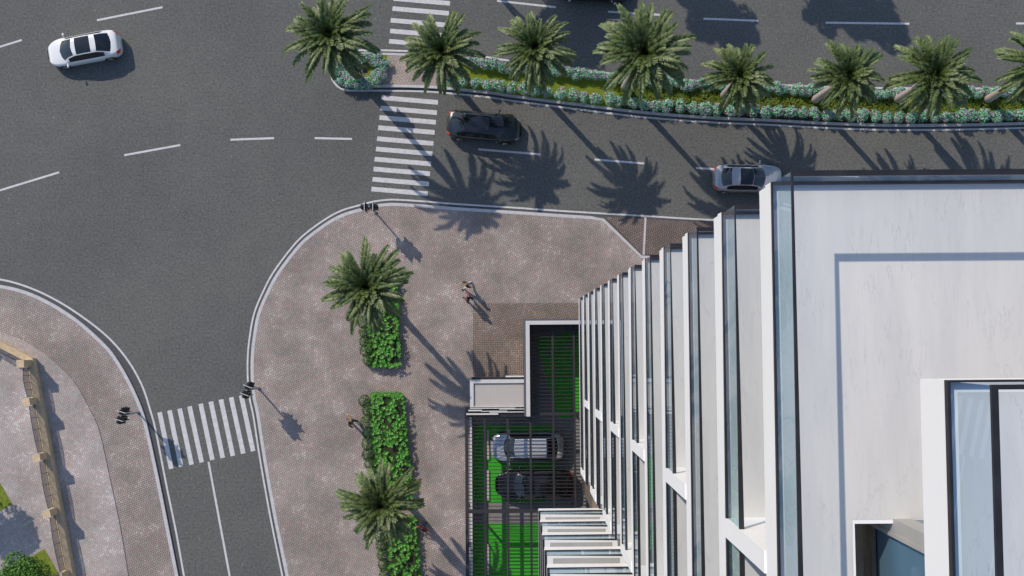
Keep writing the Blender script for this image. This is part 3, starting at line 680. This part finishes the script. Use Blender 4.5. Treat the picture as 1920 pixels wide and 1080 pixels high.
# ------------------------------------------------------------------ pedestrian signals
def signal(base, axis_deg, label, head_z=2.62):
    root = empty('traffic_signal', (base.x, base.y, PZ), math.radians(axis_deg)); tag(root, label, 'traffic signal', 'traffic signals at the junction')
    mb = MB(); mb.tube([(0, 0, 0), (0, 0, .12)], .11, 12); mb.tube([(0, 0, .12), (0, 0, head_z + .45)], .055, 10); mb.build('pole', M_steel, root)
    for sg in (1, -1):
        h = MB(); x = sg * .15
        h.box(x - .085, x + .085, -.15, .15, head_z - .5, head_z + .5)
        h.box(min(sg * .05, x), max(sg * .05, x), -.03, .03, head_z - .3, head_z - .24); h.box(min(sg * .05, x), max(sg * .05, x), -.03, .03, head_z + .24, head_z + .3)
        H = h.build('signal_head', M_black, root)
        b = MB(); xb = x + sg * .095; b.box(xb - .012, xb + .012, -.27, .27, head_z - .62, head_z + .62); b.build('backplate', M_black, H)
        e = MB(); xe = xb + sg * .016
        for (y0, y1, z0, z1) in [(-.285, -.25, -.63, .63), (.25, .285, -.63, .63), (-.25, .25, .60, .635), (-.25, .25, -.635, -.605)]: e.box(xe - .018, xe + .018, y0, y1, head_z + z0, head_z + z1)
        e.build('reflective_border', M_paint, H)
        for dz in (-.34, 0, .34):
            v = MB(); n = 12; pts = []
            for i in range(n + 1):
                a = math.radians(-20 + 220 * i / n); pts.append((.155 * math.cos(a), head_z + dz + .155 * math.sin(a)))
            xa, xc = xb + sg * .03, xb + sg * .27
            vs = [(xa, y, z) for y, z in pts] + [(xc, y, z) for y, z in pts]; v.add(vs, [(i, i + 1, n + 2 + i, n + 1 + i) for i in range(n)]); v.build('visor', M_black, H)
            l = MB(); l.tube([(xb + sg * .012, 0, head_z + dz), (xb + sg * .04, 0, head_z + dz)], .115, 14); l.build('lens', M_lens, H)
    return root
s1_ = signal(P(703.5, 398, PZ), 0, 'black two-headed signal on the plaza kerb by the main zebra crossing')
s2_ = signal(P(484.5, 727.5, PZ), 68, 'black two-headed signal on the plaza corner above the side-street zebra crossing')
s3_ = signal(P(259, 773, PZ), 72, 'black two-headed signal on the left-hand pavement beside the side-street crossing')
s4_ = signal(P(684, 150, .14), 2, 'black two-headed signal among the flowering shrubs at the tip of the median', 2.75)

# ------------------------------------------------------------------ palms
def frond(mb, ph, el, Ln, droop, twist=0, wdt=1.0, npair=30):
    """one feather frond starting at the crown centre"""
    ca, sa = math.cos(ph), math.sin(ph); pts = []; p = Vector((0, 0, 0)); n = 12; e = el
    side0 = Vector((-sa, ca, 0)); curl = U(-.18, .18)
    for i in range(n + 1):
        pts.append(p.copy()); t = i / n; a = ph + curl * t
        p = p + Vector((math.cos(a) * math.cos(e), math.sin(a) * math.cos(e), math.sin(e))) * Ln / n; e -= droop / n * (.4 + 1.2 * t)
    def at(t):
        f = t * n; i = min(int(f), n - 1); q = pts[i].lerp(pts[i + 1], f - i); d = (pts[i + 1] - pts[i]).normalized(); return q, d
    mb.tube([pts[i] for i in range(0, n + 1, 2)], [max(.008, .028 * (1 - i / n)) for i in range(0, n + 1, 2)], 3, 1)
    for i in range(npair):
        t = .10 + .88 * i / (npair - 1); q, d = at(t); sd = d.cross(Vector((0, 0, 1)));
        if sd.length < .05: sd = side0.copy()
        sd.normalize(); up = sd.cross(d).normalized()
        ll = .36 * wdt * min(1, (t - .02) / .18) * (1 - .55 * max(0, t - .72) / .28) * U(.85, 1.1)
        ang = math.radians(56 - 20 * t)
        for sg in (1, -1):
            dr = (d * math.cos(ang) + sd * sg * math.sin(ang) + up * U(.15, .60)).normalized()
            dr2 = (dr + Vector((0, 0, -.35))).normalized()
            wv = (d * math.sin(ang) - sd * sg * math.cos(ang)).normalized() * .029 * (wdt + .25)
            m = q + dr * ll * .55; e_ = m + dr2 * ll * .5
            mb.add([q - wv * .6, q + wv * .6, m + wv, m - wv, e_], [(0, 1, 2, 3), (3, 2, 4)])
def palm_crown(seed, dense=1.0):
    random.seed(seed); mb = MB(); N = int(58 * dense)
    for i in range(N):
        t = (i + .5) / N; el = math.radians(80 - 88 * t ** .9) + U(-.1, .1); ph = i * 2.39996 + U(-.22, .22)
        Ln = (1.15 + 1.55 * min(1, t * 1.5)) * U(.9, 1.1)
        frond(mb, ph, el, Ln, math.radians(56 + 30 * t) * U(.8, 1.2), wdt=.95 * U(.85, 1.12), npair=36 + int(8 * t))
    for i in range(7):      # young spear leaves in the heart
        ph = U(0, 6.28); frond(mb, ph, math.radians(U(74, 86)), U(.7, 1.1), .25, wdt=.45, npair=14)
    mb.mesh; return mb.mesh('palm_crown', [M_palm, M_palm])
CROWNS = [palm_crown(s) for s in (3, 11, 23, 37)]
def palm(label, crown, base, z0, rad, var, rz, tilt=(0, 0), hh=None):
    """crown = pixel of the crown centre; base = pixel of the trunk foot; the height comes from where the two lie"""
    b = P(*base, z0)
    r0 = (Vector(base) - Vector((960, 635))).length; 
    # height at which the crown pixel is nearest to straight above the foot
    best = min(((P(*crown, z) - b).length, z) for z in [3.5 + .1 * i for i in range(60)])
    h = hh or min(max(best[1], 4.6), 9.2); top = P(*crown, h - .1)
    root = empty('palm_tree', (b.x, b.y, z0)); tag(root, label, 'palm tree', 'date palms along the median and plaza')
    d = Vector((top.x - b.x, top.y - b.y, 0)); pts = []; rr = []
    n = 22
    for i in range(n + 1):
        t = i / n; s_ = t * t * (3 - 2 * t); pts.append((d.x * s_, d.y * s_, (h - z0 - .1) * t)); rr.append((.26 - .09 * min(1, t * 2.2) + .02 * (i % 2)) * (1 + .18 * max(0, (t - .9) / .1)))
    mb = MB(); mb.tube(pts, rr, 12); mb.build('trunk', M_trunk, root, True)
    c = inst('crown', CROWNS[var], root, (d.x, d.y, h - z0 - .1), rz, rad / 2.35 )
    c.rotation_euler = (tilt[0], tilt[1], rz)
    return root, h
PALMS = [
    ('tall palm at the left tip of the median, fronds over the flower ring', (619, 66), (663, 137), .14, 2.50, 0, .2, (0, -.05)),
    ('palm between the brick refuge and the first flowering shrubs', (828, 97), (842, 147), .14, 2.35, 1, 1.0, (0, 0)),
    ('third palm from the left on the median, standing on open lawn', (1002, 90), (993, 149), .14, 2.25, 2, 2.1, (0, 0)),
    ('largest palm on the median, at the edge between lawn and dark ground cover', (1206, 100), (1171, 165), .14, 2.75, 3, .6, (0, 0)),
    ('smallest median palm, right of the largest one', (1386, 143), (1357, 179), .14, 2.15, 1, 3.3, (0, 0)),
    ('median palm above the tower corner, its pale foot showing at the left', (1590, 143), (1527, 188), .14, 2.15, 2, 4.4, (0, 0)),
    ('broad median palm second from the right edge, trunk foot half hidden', (1752, 141), (1681, 187), .14, 2.5, 0, 2.9, (0, 0)),
    ('leaning palm cut by the right edge with its long pale trunk in view', (1952, 122), (1850, 187), .14, 2.4, 3, 5.2, (0, 0)),
    ('plaza palm rising from the upper green hedge', (688, 538), (722, 559), PZ, 2.45, 0, 3.9, (0, 0), 7.8),
    ('plaza palm between the middle and lower green hedges', (716, 946), (738, 914), PZ, 2.38, 2, .4, (0, 0)),
]
for a in PALMS:
    _, h = palm(*a); print('palm', a[1], round(h, 2))

# ------------------------------------------------------------------ leafy plants
def rosette(mb, c, r, n, up=.5, mi=0, nrm=None):
    a0 = U(0, 6.28)
    for i in range(n):
        a = a0 + 6.283 * i / n + U(-.3, .3); d = Vector((math.cos(a), math.sin(a), U(up * .3, up * 1.2))).normalized(); s = Vector((-math.sin(a), math.cos(a), 0)) * r * U(.26, .36); L_ = r * U(.8, 1.15)
        c_ = Vector(c); mb.add([c_, c_ + d * L_ * .5 - s, c_ + d * L_ + Vector((0, 0, -.15 * L_)), c_ + d * L_ * .5 + s], [(0, 1, 2, 3)], mi)
def rnd_dir(zmin=-.2):
    while True:
        v = Vector((U(-1, 1), U(-1, 1), U(-1, 1)))
        if .1 < v.length < 1:
            v.normalize()
            if v.z > zmin: return v
def leafquad(mb, c, n, s, mi=0, asp=1.6):
    t = n.orthogonal().normalized(); t = Matrix.Rotation(U(0, 6.28), 3, n) @ t; b = n.cross(t); mb.add([c - t * s * asp, c - b * s, c + t * s * asp, c + b * s], [(0, 1, 2, 3)], mi)
def flower_bush(seed):
    random.seed(seed); fol, blo = MB(), MB()
    lobes = [(Vector((U(-.16, .16), U(-.16, .16), .30 + U(-.05, .1))), U(.17, .25)) for _ in range(7)]
    for c, r in lobes:
        for _ in range(52):
            d = rnd_dir(-.3); p = c + d * r * U(.75, 1.1); leafquad(fol, p, (d + rnd_dir(-1) * .7).normalized(), U(.026, .044))
        for _ in range(17):
            d = rnd_dir(.0); p = c + d * r * U(1.0, 1.2); leafquad(blo, p, (d + Vector((0, 0, .6))).normalized(), U(.020, .034), 0, 1.1)
    return fol.mesh('foliage', M_mint), blo.mesh('blossom', M_blos)
BUSH = [flower_bush(s) for s in (1, 2, 3, 4)]
bush_src = []
for f, b in BUSH: bush_src.append((f, b))
def bush(x, y, z, sc, label, group):
    f, b = random.choice(BUSH); r = empty('flowering_shrub', (x, y, z), U(0, 6.28)); r.scale = (sc, sc, sc * U(.85, 1.1)); tag(r, label, 'shrub', group)
    inst('foliage', f, r); inst('blossom', b, r)
random.seed(5)
def ymid(xpx, f):
    S, N_ = mid_band(P(xpx, 180).x, P(xpx, 180).x + .01, f, f, 1); return S[0]
REFS = [(663, 'the leftmost median palm'), (842, 'the second median palm'), (993, 'the third median palm'), (1171, 'the largest median palm'), (1357, 'the smallest median palm'), (1527, 'the sixth median palm'), (1681, 'the broad seventh median palm'), (1850, 'the leaning palm at the right edge')]
ORDN = ['first', 'second', 'third', 'fourth', 'fifth', 'sixth', 'seventh', 'eighth', 'ninth', 'tenth', 'eleventh', 'twelfth', 'thirteenth', 'fourteenth']
cnt = {}
def rowlabel(row, x):
    r = [b for a, b in REFS if a <= x][-1]; i = cnt.get((row, r), 0); cnt[(row, r)] = i + 1
    return '%s mint-green shrub right of %s, %s median row' % (ORDN[i], r, row)
x = 848
while x < 1965:
    p = ymid(x + U(-1, 1), .285 + U(-.015, .015)); 
    bush(p.x, p.y, MZ, U(1.1, 1.35), rowlabel('lower', x), 'shrubs in the lower row of the median'); x += 22.4 * (1 + (x - 960) * .00001)
x = 880
while x < 1965:
    p = ymid(x + U(-2, 2), .865 - .10 * max(0, min(1, (1150 - x) / 300)) + U(-.03, .02))
    bush(p.x, p.y, MZ, U(1.0, 1.25), rowlabel('upper', x), 'shrubs in the upper row of the median'); x += 15.5
ORD22 = 'first second third fourth fifth sixth seventh eighth ninth tenth eleventh twelfth thirteenth fourteenth fifteenth sixteenth seventeenth eighteenth nineteenth twentieth twenty-first twenty-second'.split()
RNG = sorted([(633, 121), (634, 137), (641, 150), (653, 156), (667, 158), (681, 159), (695, 157), (708, 153), (717, 143), (714, 131), (720, 121), (712, 111), (701, 106), (688, 108), (676, 110), (662, 109), (648, 108), (638, 111), (703, 122), (650, 142), (708, 140), (643, 128)], key=lambda q: math.atan2(q[0] - 680, -(q[1] - 134)) % 6.283)
for q in RNG:
    p = P(*q, .3); bush(p.x + U(-.05, .05), p.y + U(-.05, .05), MZ, U(1.0, 1.25), '%s pink-flowered shrub clockwise from the top of the ring at the median tip' % ORD22[RNG.index(q)], 'shrubs ringing the median tip')
# low dark ground cover on the right part of the median (nobody could count it)
random.seed(9); mb = MB()
x = 1162
while x < 1965:
    for _ in range(17):
        p = ymid(x + U(-2, 2), U(.34, .80)); hgt = .06 + .12 * abs(math.sin(p.x * 3.1) * math.sin(p.y * 2.7 + 1))
        rosette(mb, (p.x, p.y, MZ + hgt * U(.3, 1)), U(.07, .13), 4, .9)
    x += 2.2
tag(mb.build('ground_cover', M_cover), 'dark olive ground cover filling the right part of the median between the shrub rows', 'ground cover', kind='stuff')
# lime hedges on the plaza
M_core = simple('hedge_shade_core', (.025, .035, .012), .95, var=.4, scale=12)  # dark colour standing in for the shade deep inside the hedges
def hedge(label, quadpx, hgt, dens=33, rs=.165):
    q = [P(*p, PZ + hgt * .8) for p in quadpx]      # TL, TR, BR, BL
    c = sum(q, Vector((0, 0))) / 4; root = empty('hedge', (c.x, c.y, PZ)); tag(root, label, 'hedge', 'lime hedges on the plaza')
    W_ = (q[1] - q[0]).length; H_ = (q[3] - q[0]).length; mb = MB()
    def at(u, v): return q[0].lerp(q[1], u).lerp(q[3].lerp(q[2], u), v) - c
    for _ in range(int(W_ * H_ * dens)):
        u, v = U(0, 1), U(0, 1); p = at(u, v); bump = math.sin(p.x * 4.3 + p.y * 1.1) * math.sin(p.y * 3.7 - p.x) * .14
        p = p + Vector((math.sin(v * H_ * 5.1), math.sin(u * W_ * 4.3 + 1))) * .07 + Vector((U(-.06, .06), U(-.06, .06)))
        cu, cv_ = min(u, 1 - u) * W_, min(v, 1 - v) * H_
        if cu < .45 and cv_ < .45 and (.45 - cu) ** 2 + (.45 - cv_) ** 2 > .2: continue
        edge = min(cu, cv_); z = hgt + bump - max(0, .30 - edge) * .8 + U(-.38, .08)
        rosette(mb, (p.x, p.y, z), rs * U(.75, 1.15), 5, .7)
    per = int((W_ + H_) * 2 * 22)
    for _ in range(per):
        s_ = random.choice('NESW'); t = U(0, 1); p = at(*{'N': (t, -.01), 'S': (t, 1.01), 'W': (-.01, t), 'E': (1.01, t)}[s_]); rosette(mb, (p.x + U(-.08, .08), p.y + U(-.08, .08), U(.08, hgt - .1)), rs * .9, 4, .5)
    mb.build('foliage', M_lime, root)
    core = MB(); core.prism([tuple(at(*t)) for t in [(.05, .02), (.95, .02), (.95, .98), (.05, .98)]], 0, hgt - .30); core.build('shade_core', M_core, root)  # solid dark block; the shade between the leaves is put into its colour
random.seed(12)
hedge('lime-green hedge below the upper plaza palm', [(693, 506), (740, 506), (748, 684), (690, 684)], .80)
hedge('longest lime-green hedge, in the middle of the plaza above the lower palm', [(697, 742), (753, 742), (770, 930), (709, 930)], .85)
hedge('lime-green hedge running off the bottom of the picture below the lower palm', [(730, 968), (776, 975), (786, 1110), (733, 1110)], .80)
def box_bush_mesh(seed):
    random.seed(seed); mb = MB()
    for _ in range(420):
        d = rnd_dir(-.4); p = Vector((d.x * .36, d.y * .36, .34 + d.z * .32)) * U(.86, 1.1); leafquad(mb, p, (d + rnd_dir(-1) * .6).normalized(), U(.022, .036))
    return mb.mesh('foliage', M_box)
BOXB = [box_bush_mesh(s) for s in (5, 6)]
random.seed(14)
ORD = ['first', 'second', 'third', 'fourth', 'fifth', 'sixth', 'seventh', 'eighth', 'ninth', 'tenth', 'eleventh', 'twelfth', 'thirteenth']
def boxbush(q, side, bi):
    p = P(*q, PZ + .3); r = empty('box_shrub', (p.x, p.y, PZ), U(0, 6)); r.scale = (U(1.0, 1.2),) * 3
    tag(r, '%s small dark box shrub from the top, left of the %s lime hedge' % (ORD[bi], side), 'shrub', 'box shrubs beside the %s hedge' % side); inst('foliage', random.choice(BOXB), r)
for bi, q in enumerate([(683, 604), (684, 622), (685, 640), (688, 657), (693, 674)]): boxbush(q, 'upper', bi)
for bi, q in enumerate([(684, 752), (691, 768), (688, 791), (690, 812), (691, 832), (692, 851), (696, 869), (702, 886), (706, 905)]): boxbush(q, 'middle', bi)
for bi, q in enumerate([(713, 985), (714, 1004), (716, 1022), (718, 1040), (720, 1058), (724, 1076)]): boxbush(q, 'lower', bi)

# ------------------------------------------------------------------ broadleaf trees
def tree_mesh(seed, R_, leaf=.075, n=5200, flat=.75):
    random.seed(seed); mb = MB(); lobes = []
    for i in range(15):
        d = rnd_dir(-.35); lobes.append((Vector((d.x, d.y, d.z * flat)) * R_ * U(.35, .72), R_ * U(.24, .40)))
    for _ in range(n):
        c, r = random.choice(lobes); d = rnd_dir(-.7); p = c + d * r * U(.7, 1.08) ; leafquad(mb, p, (d + rnd_dir(-1) * .8).normalized(), leaf * U(.7, 1.2))
    return mb.mesh('crown', M_tree), lobes
def tree(label, base, z0, h, R_, seed, leaf=.075, n=5200, grp='broadleaf trees'):
    me, lobes = tree_mesh(seed, R_, leaf, n); root = empty('broadleaf_tree', (base.x, base.y, z0)); tag(root, label, 'tree', grp)
    mb = MB(); mb.tube([(0, 0, 0), (.05, .03, h * .35), (0, 0, h * .8)], [.16, .12, .08], 9)
    for c, r in lobes[:7]: mb.tube([(0, 0, h * .45), (c.x * .5, c.y * .5, h + c.z * .5 - .2), (c.x, c.y, h + c.z)], [.07, .04, .015], 6)
    mb.build('trunk', M_bark, root, True); inst('crown', me, root, (0, 0, h))
tree('bushy green tree on the grass patch in the lower left corner', P(44, 1094, 2.4), PL, 2.5, 2.05, 41, .052, 9000)
tree('green tree beyond the left edge, its shadow on the pale paving', P(-82, 872, 0), PL, 4.6, 1.9, 42, .09, 2600)
random.seed(2)
for i, (bx_, by_, h, r) in enumerate([(1075, 40, 9.0, 2.7), (1010, 75, 8.2, 1.5), (1160, 75, 9.0, 1.8), (1330, 5, 10.0, 2.5), (1385, 60, 9.0, 1.5), (1600, -10, 10.0, 2.6), (1655, 50, 9.6, 1.6), (1545, 25, 9.0, 1.4)]):
    q = P(bx_, by_, 0) + Vector((SUN.x, SUN.y)) / SUN.z * h
    tree('roadside tree beyond the top edge, %s from the left, shading the upper road' % ['second', 'first', 'third', 'fourth', 'fifth', 'seventh', 'eighth', 'sixth'][i], q, 0, h, r, 60 + i, .13, int(1500 * r), 'roadside trees beyond the top edge')

# ------------------------------------------------------------------ people
def skinned(name, V, E_, rad, m, parent, sub=1, root_i=0):
    me = bpy.data.meshes.new(name); me.from_pydata(V, E_, []); ob = bpy.data.objects.new(name + '_src', me); col.objects.link(ob)
    md = ob.modifiers.new('s', 'SKIN'); md.use_smooth_shade = True; md.use_x_symmetry = False
    for i, r in enumerate(rad): me.skin_vertices[0].data[i].radius = (r, r) if not isinstance(r, tuple) else r
    me.skin_vertices[0].data[root_i].use_root = True
    ss = ob.modifiers.new('u', 'SUBSURF'); ss.levels = sub; ss.render_levels = sub
    dg = bpy.context.evaluated_depsgraph_get(); nm = bpy.data.meshes.new_from_object(ob.evaluated_get(dg)); nm.materials.clear(); nm.materials.append(m)
    bpy.data.objects.remove(ob); o = bpy.data.objects.new(name, nm); col.objects.link(o); o.parent = parent; return o
def person(label, base, rz, shirt, trouser, hair, hair_long=False, stride=.22, armf=.25, sleeves=True):
    root = empty('person', (base.x, base.y, PZ), rz); tag(root, label, 'person', 'pedestrians on the plaza')
    # x forward, y left
    V, E_, Rd = [], [], []
    def j(x, y, z, r, p=None):
        V.append((x, y, z)); Rd.append(r); i = len(V) - 1
        if p is not None: E_.append((p, i))
        return i
    pel = j(0, 0, .95, .11); ab = j(0, 0, 1.12, .105, pel); ch = j(.01, 0, 1.32, .12, ab); nk = j(.01, 0, 1.48, .05, ch); hd0 = j(.03, 0, 1.56, .075, nk); hd1 = j(.025, 0, 1.66, .088, hd0); hd2 = j(.01, 0, 1.73, .06, hd1)
    nose = j(.125, 0, 1.62, .014, hd0)
    pose = {}
    for s in (1, -1):
        f = stride * s; hp = j(0, .09 * s, .90, .09, pel); kn = j(f * .55 + .04, .10 * s, .50, .058, hp); an = j(f - (.06 if f < 0 else 0), .10 * s, .09, .04, kn); toe = j(f + .14, .11 * s, .04, .035, an)
        a = -armf * s; sh = j(.01, .17 * s, 1.40, .058, ch); el = j(.01 + a * .6, .25 * s, 1.13, .042, sh); wr = j(.08 + a * 1.1, .27 * s, .90, .028, el); pm = j(.10 + a * 1.25, .27 * s, .83, .03, wr)
        for k, (dy, ln) in enumerate([(-.028, .07), (-.010, .085), (.008, .08), (.024, .065)]): q = j(.115 + a * 1.3, .27 * s + dy, .77, .009, pm); j(.135 + a * 1.35, .265 * s + dy, .77 - ln * .6, .008, q)
        j(.15 + a * 1.25, .245 * s, .80, .010, pm); pose[s] = (hp, kn, an, toe, sh, el, wr)
    for y in (.085, -.085): j(.02, y, 1.62, .018, hd1)
    skinned('body', V, E_, Rd, M_skin, root)
    # shirt and trousers follow the same joints, slightly wider
    idx = [pel, ab, ch]; SV = [(0, 0, .98), (0, 0, 1.12), (.01, 0, 1.33), (.01, 0, 1.44)]; SR = [(.15, .11), (.145, .11), (.165, .12), (.09, .08)]; SE = [(0, 1), (1, 2), (2, 3)]
    for s in (1, -1):
        sh, el, wr = (V[i] for i in pose[s][4:7]); b = len(SV); SV.append(sh); SR.append((.075, .075)); SE.append((2, b)); SV.append(el); SR.append((.058, .058)); SE.append((b, b + 1))
        if sleeves: SV.append(tuple(Vector(el).lerp(Vector(wr), .9))); SR.append((.042, .042)); SE.append((b + 1, b + 2))
    skinned('shirt', SV, SE, SR, shirt, root)
    TV = [(0, 0, .98)]; TR = [(.135, .115)]; TE = []
    for s in (1, -1):
        hp, kn, an = (V[i] for i in pose[s][:3]); b = len(TV); TV += [hp, kn, (an[0], an[1], .12)]; TR += [(.105, .105), (.075, .075), (.058, .058)]; TE += [(0, b), (b, b + 1), (b + 1, b + 2)]
    skinned('trousers', TV, TE, TR, trouser, root)
    for s in (1, -1):
        an, toe = V[pose[s][2]], V[pose[s][3]]; mb = MB(); mb.ball(((an[0] + toe[0]) / 2, an[1], .05), (.14, .05, .05), 10, 6); mb.build('shoe', M_black, root, True)
    mb = MB(); mb.ball((-.012, 0, 1.685), (.108, .098, .095), 12, 8)
    if hair_long: mb.ball((-.07, 0, 1.57), (.06, .09, .14), 10, 7)
    mb.build('hair', hair, root, True)
    return root
def cloth(n, c): return simple(n, c, .85, var=.1, scale=6)
H1, H2, H3 = cloth('ginger_hair', (.30, .14, .03)), cloth('dark_hair', (.012, .009, .008)), cloth('brown_hair', (.07, .04, .02))
C_blk, C_pur, C_kha, C_red = cloth('black_cloth', (.02, .02, .025)), cloth('purple_cloth', (.16, .05, .12)), cloth('khaki_cloth', (.19, .15, .07)), cloth('red_cloth', (.32, .015, .02))
C_wht, C_jean = cloth('white_cloth', (.7, .7, .7)), cloth('denim', (.04, .06, .12))
person('ginger-haired pedestrian in a black top and pale trousers, upper one of the pair', P(876.5, 535.5, PZ), math.radians(205), C_blk, C_wht, H1, False, .28, .3, False)
person('dark-haired pedestrian in a purple top, lower one of the pair', P(879, 560, PZ), math.radians(150), C_pur, C_blk, H2, True, .2, .25, True)
person('pedestrian in a khaki jacket left of the middle hedge', P(662.5, 788.5, PZ), math.radians(150), C_kha, C_jean, H2, False, .25, .3)
person('pedestrian in a red top beside the lower palm shadow', P(796, 985, PZ), math.radians(215), C_red, C_jean, H3, True, .2, .25)
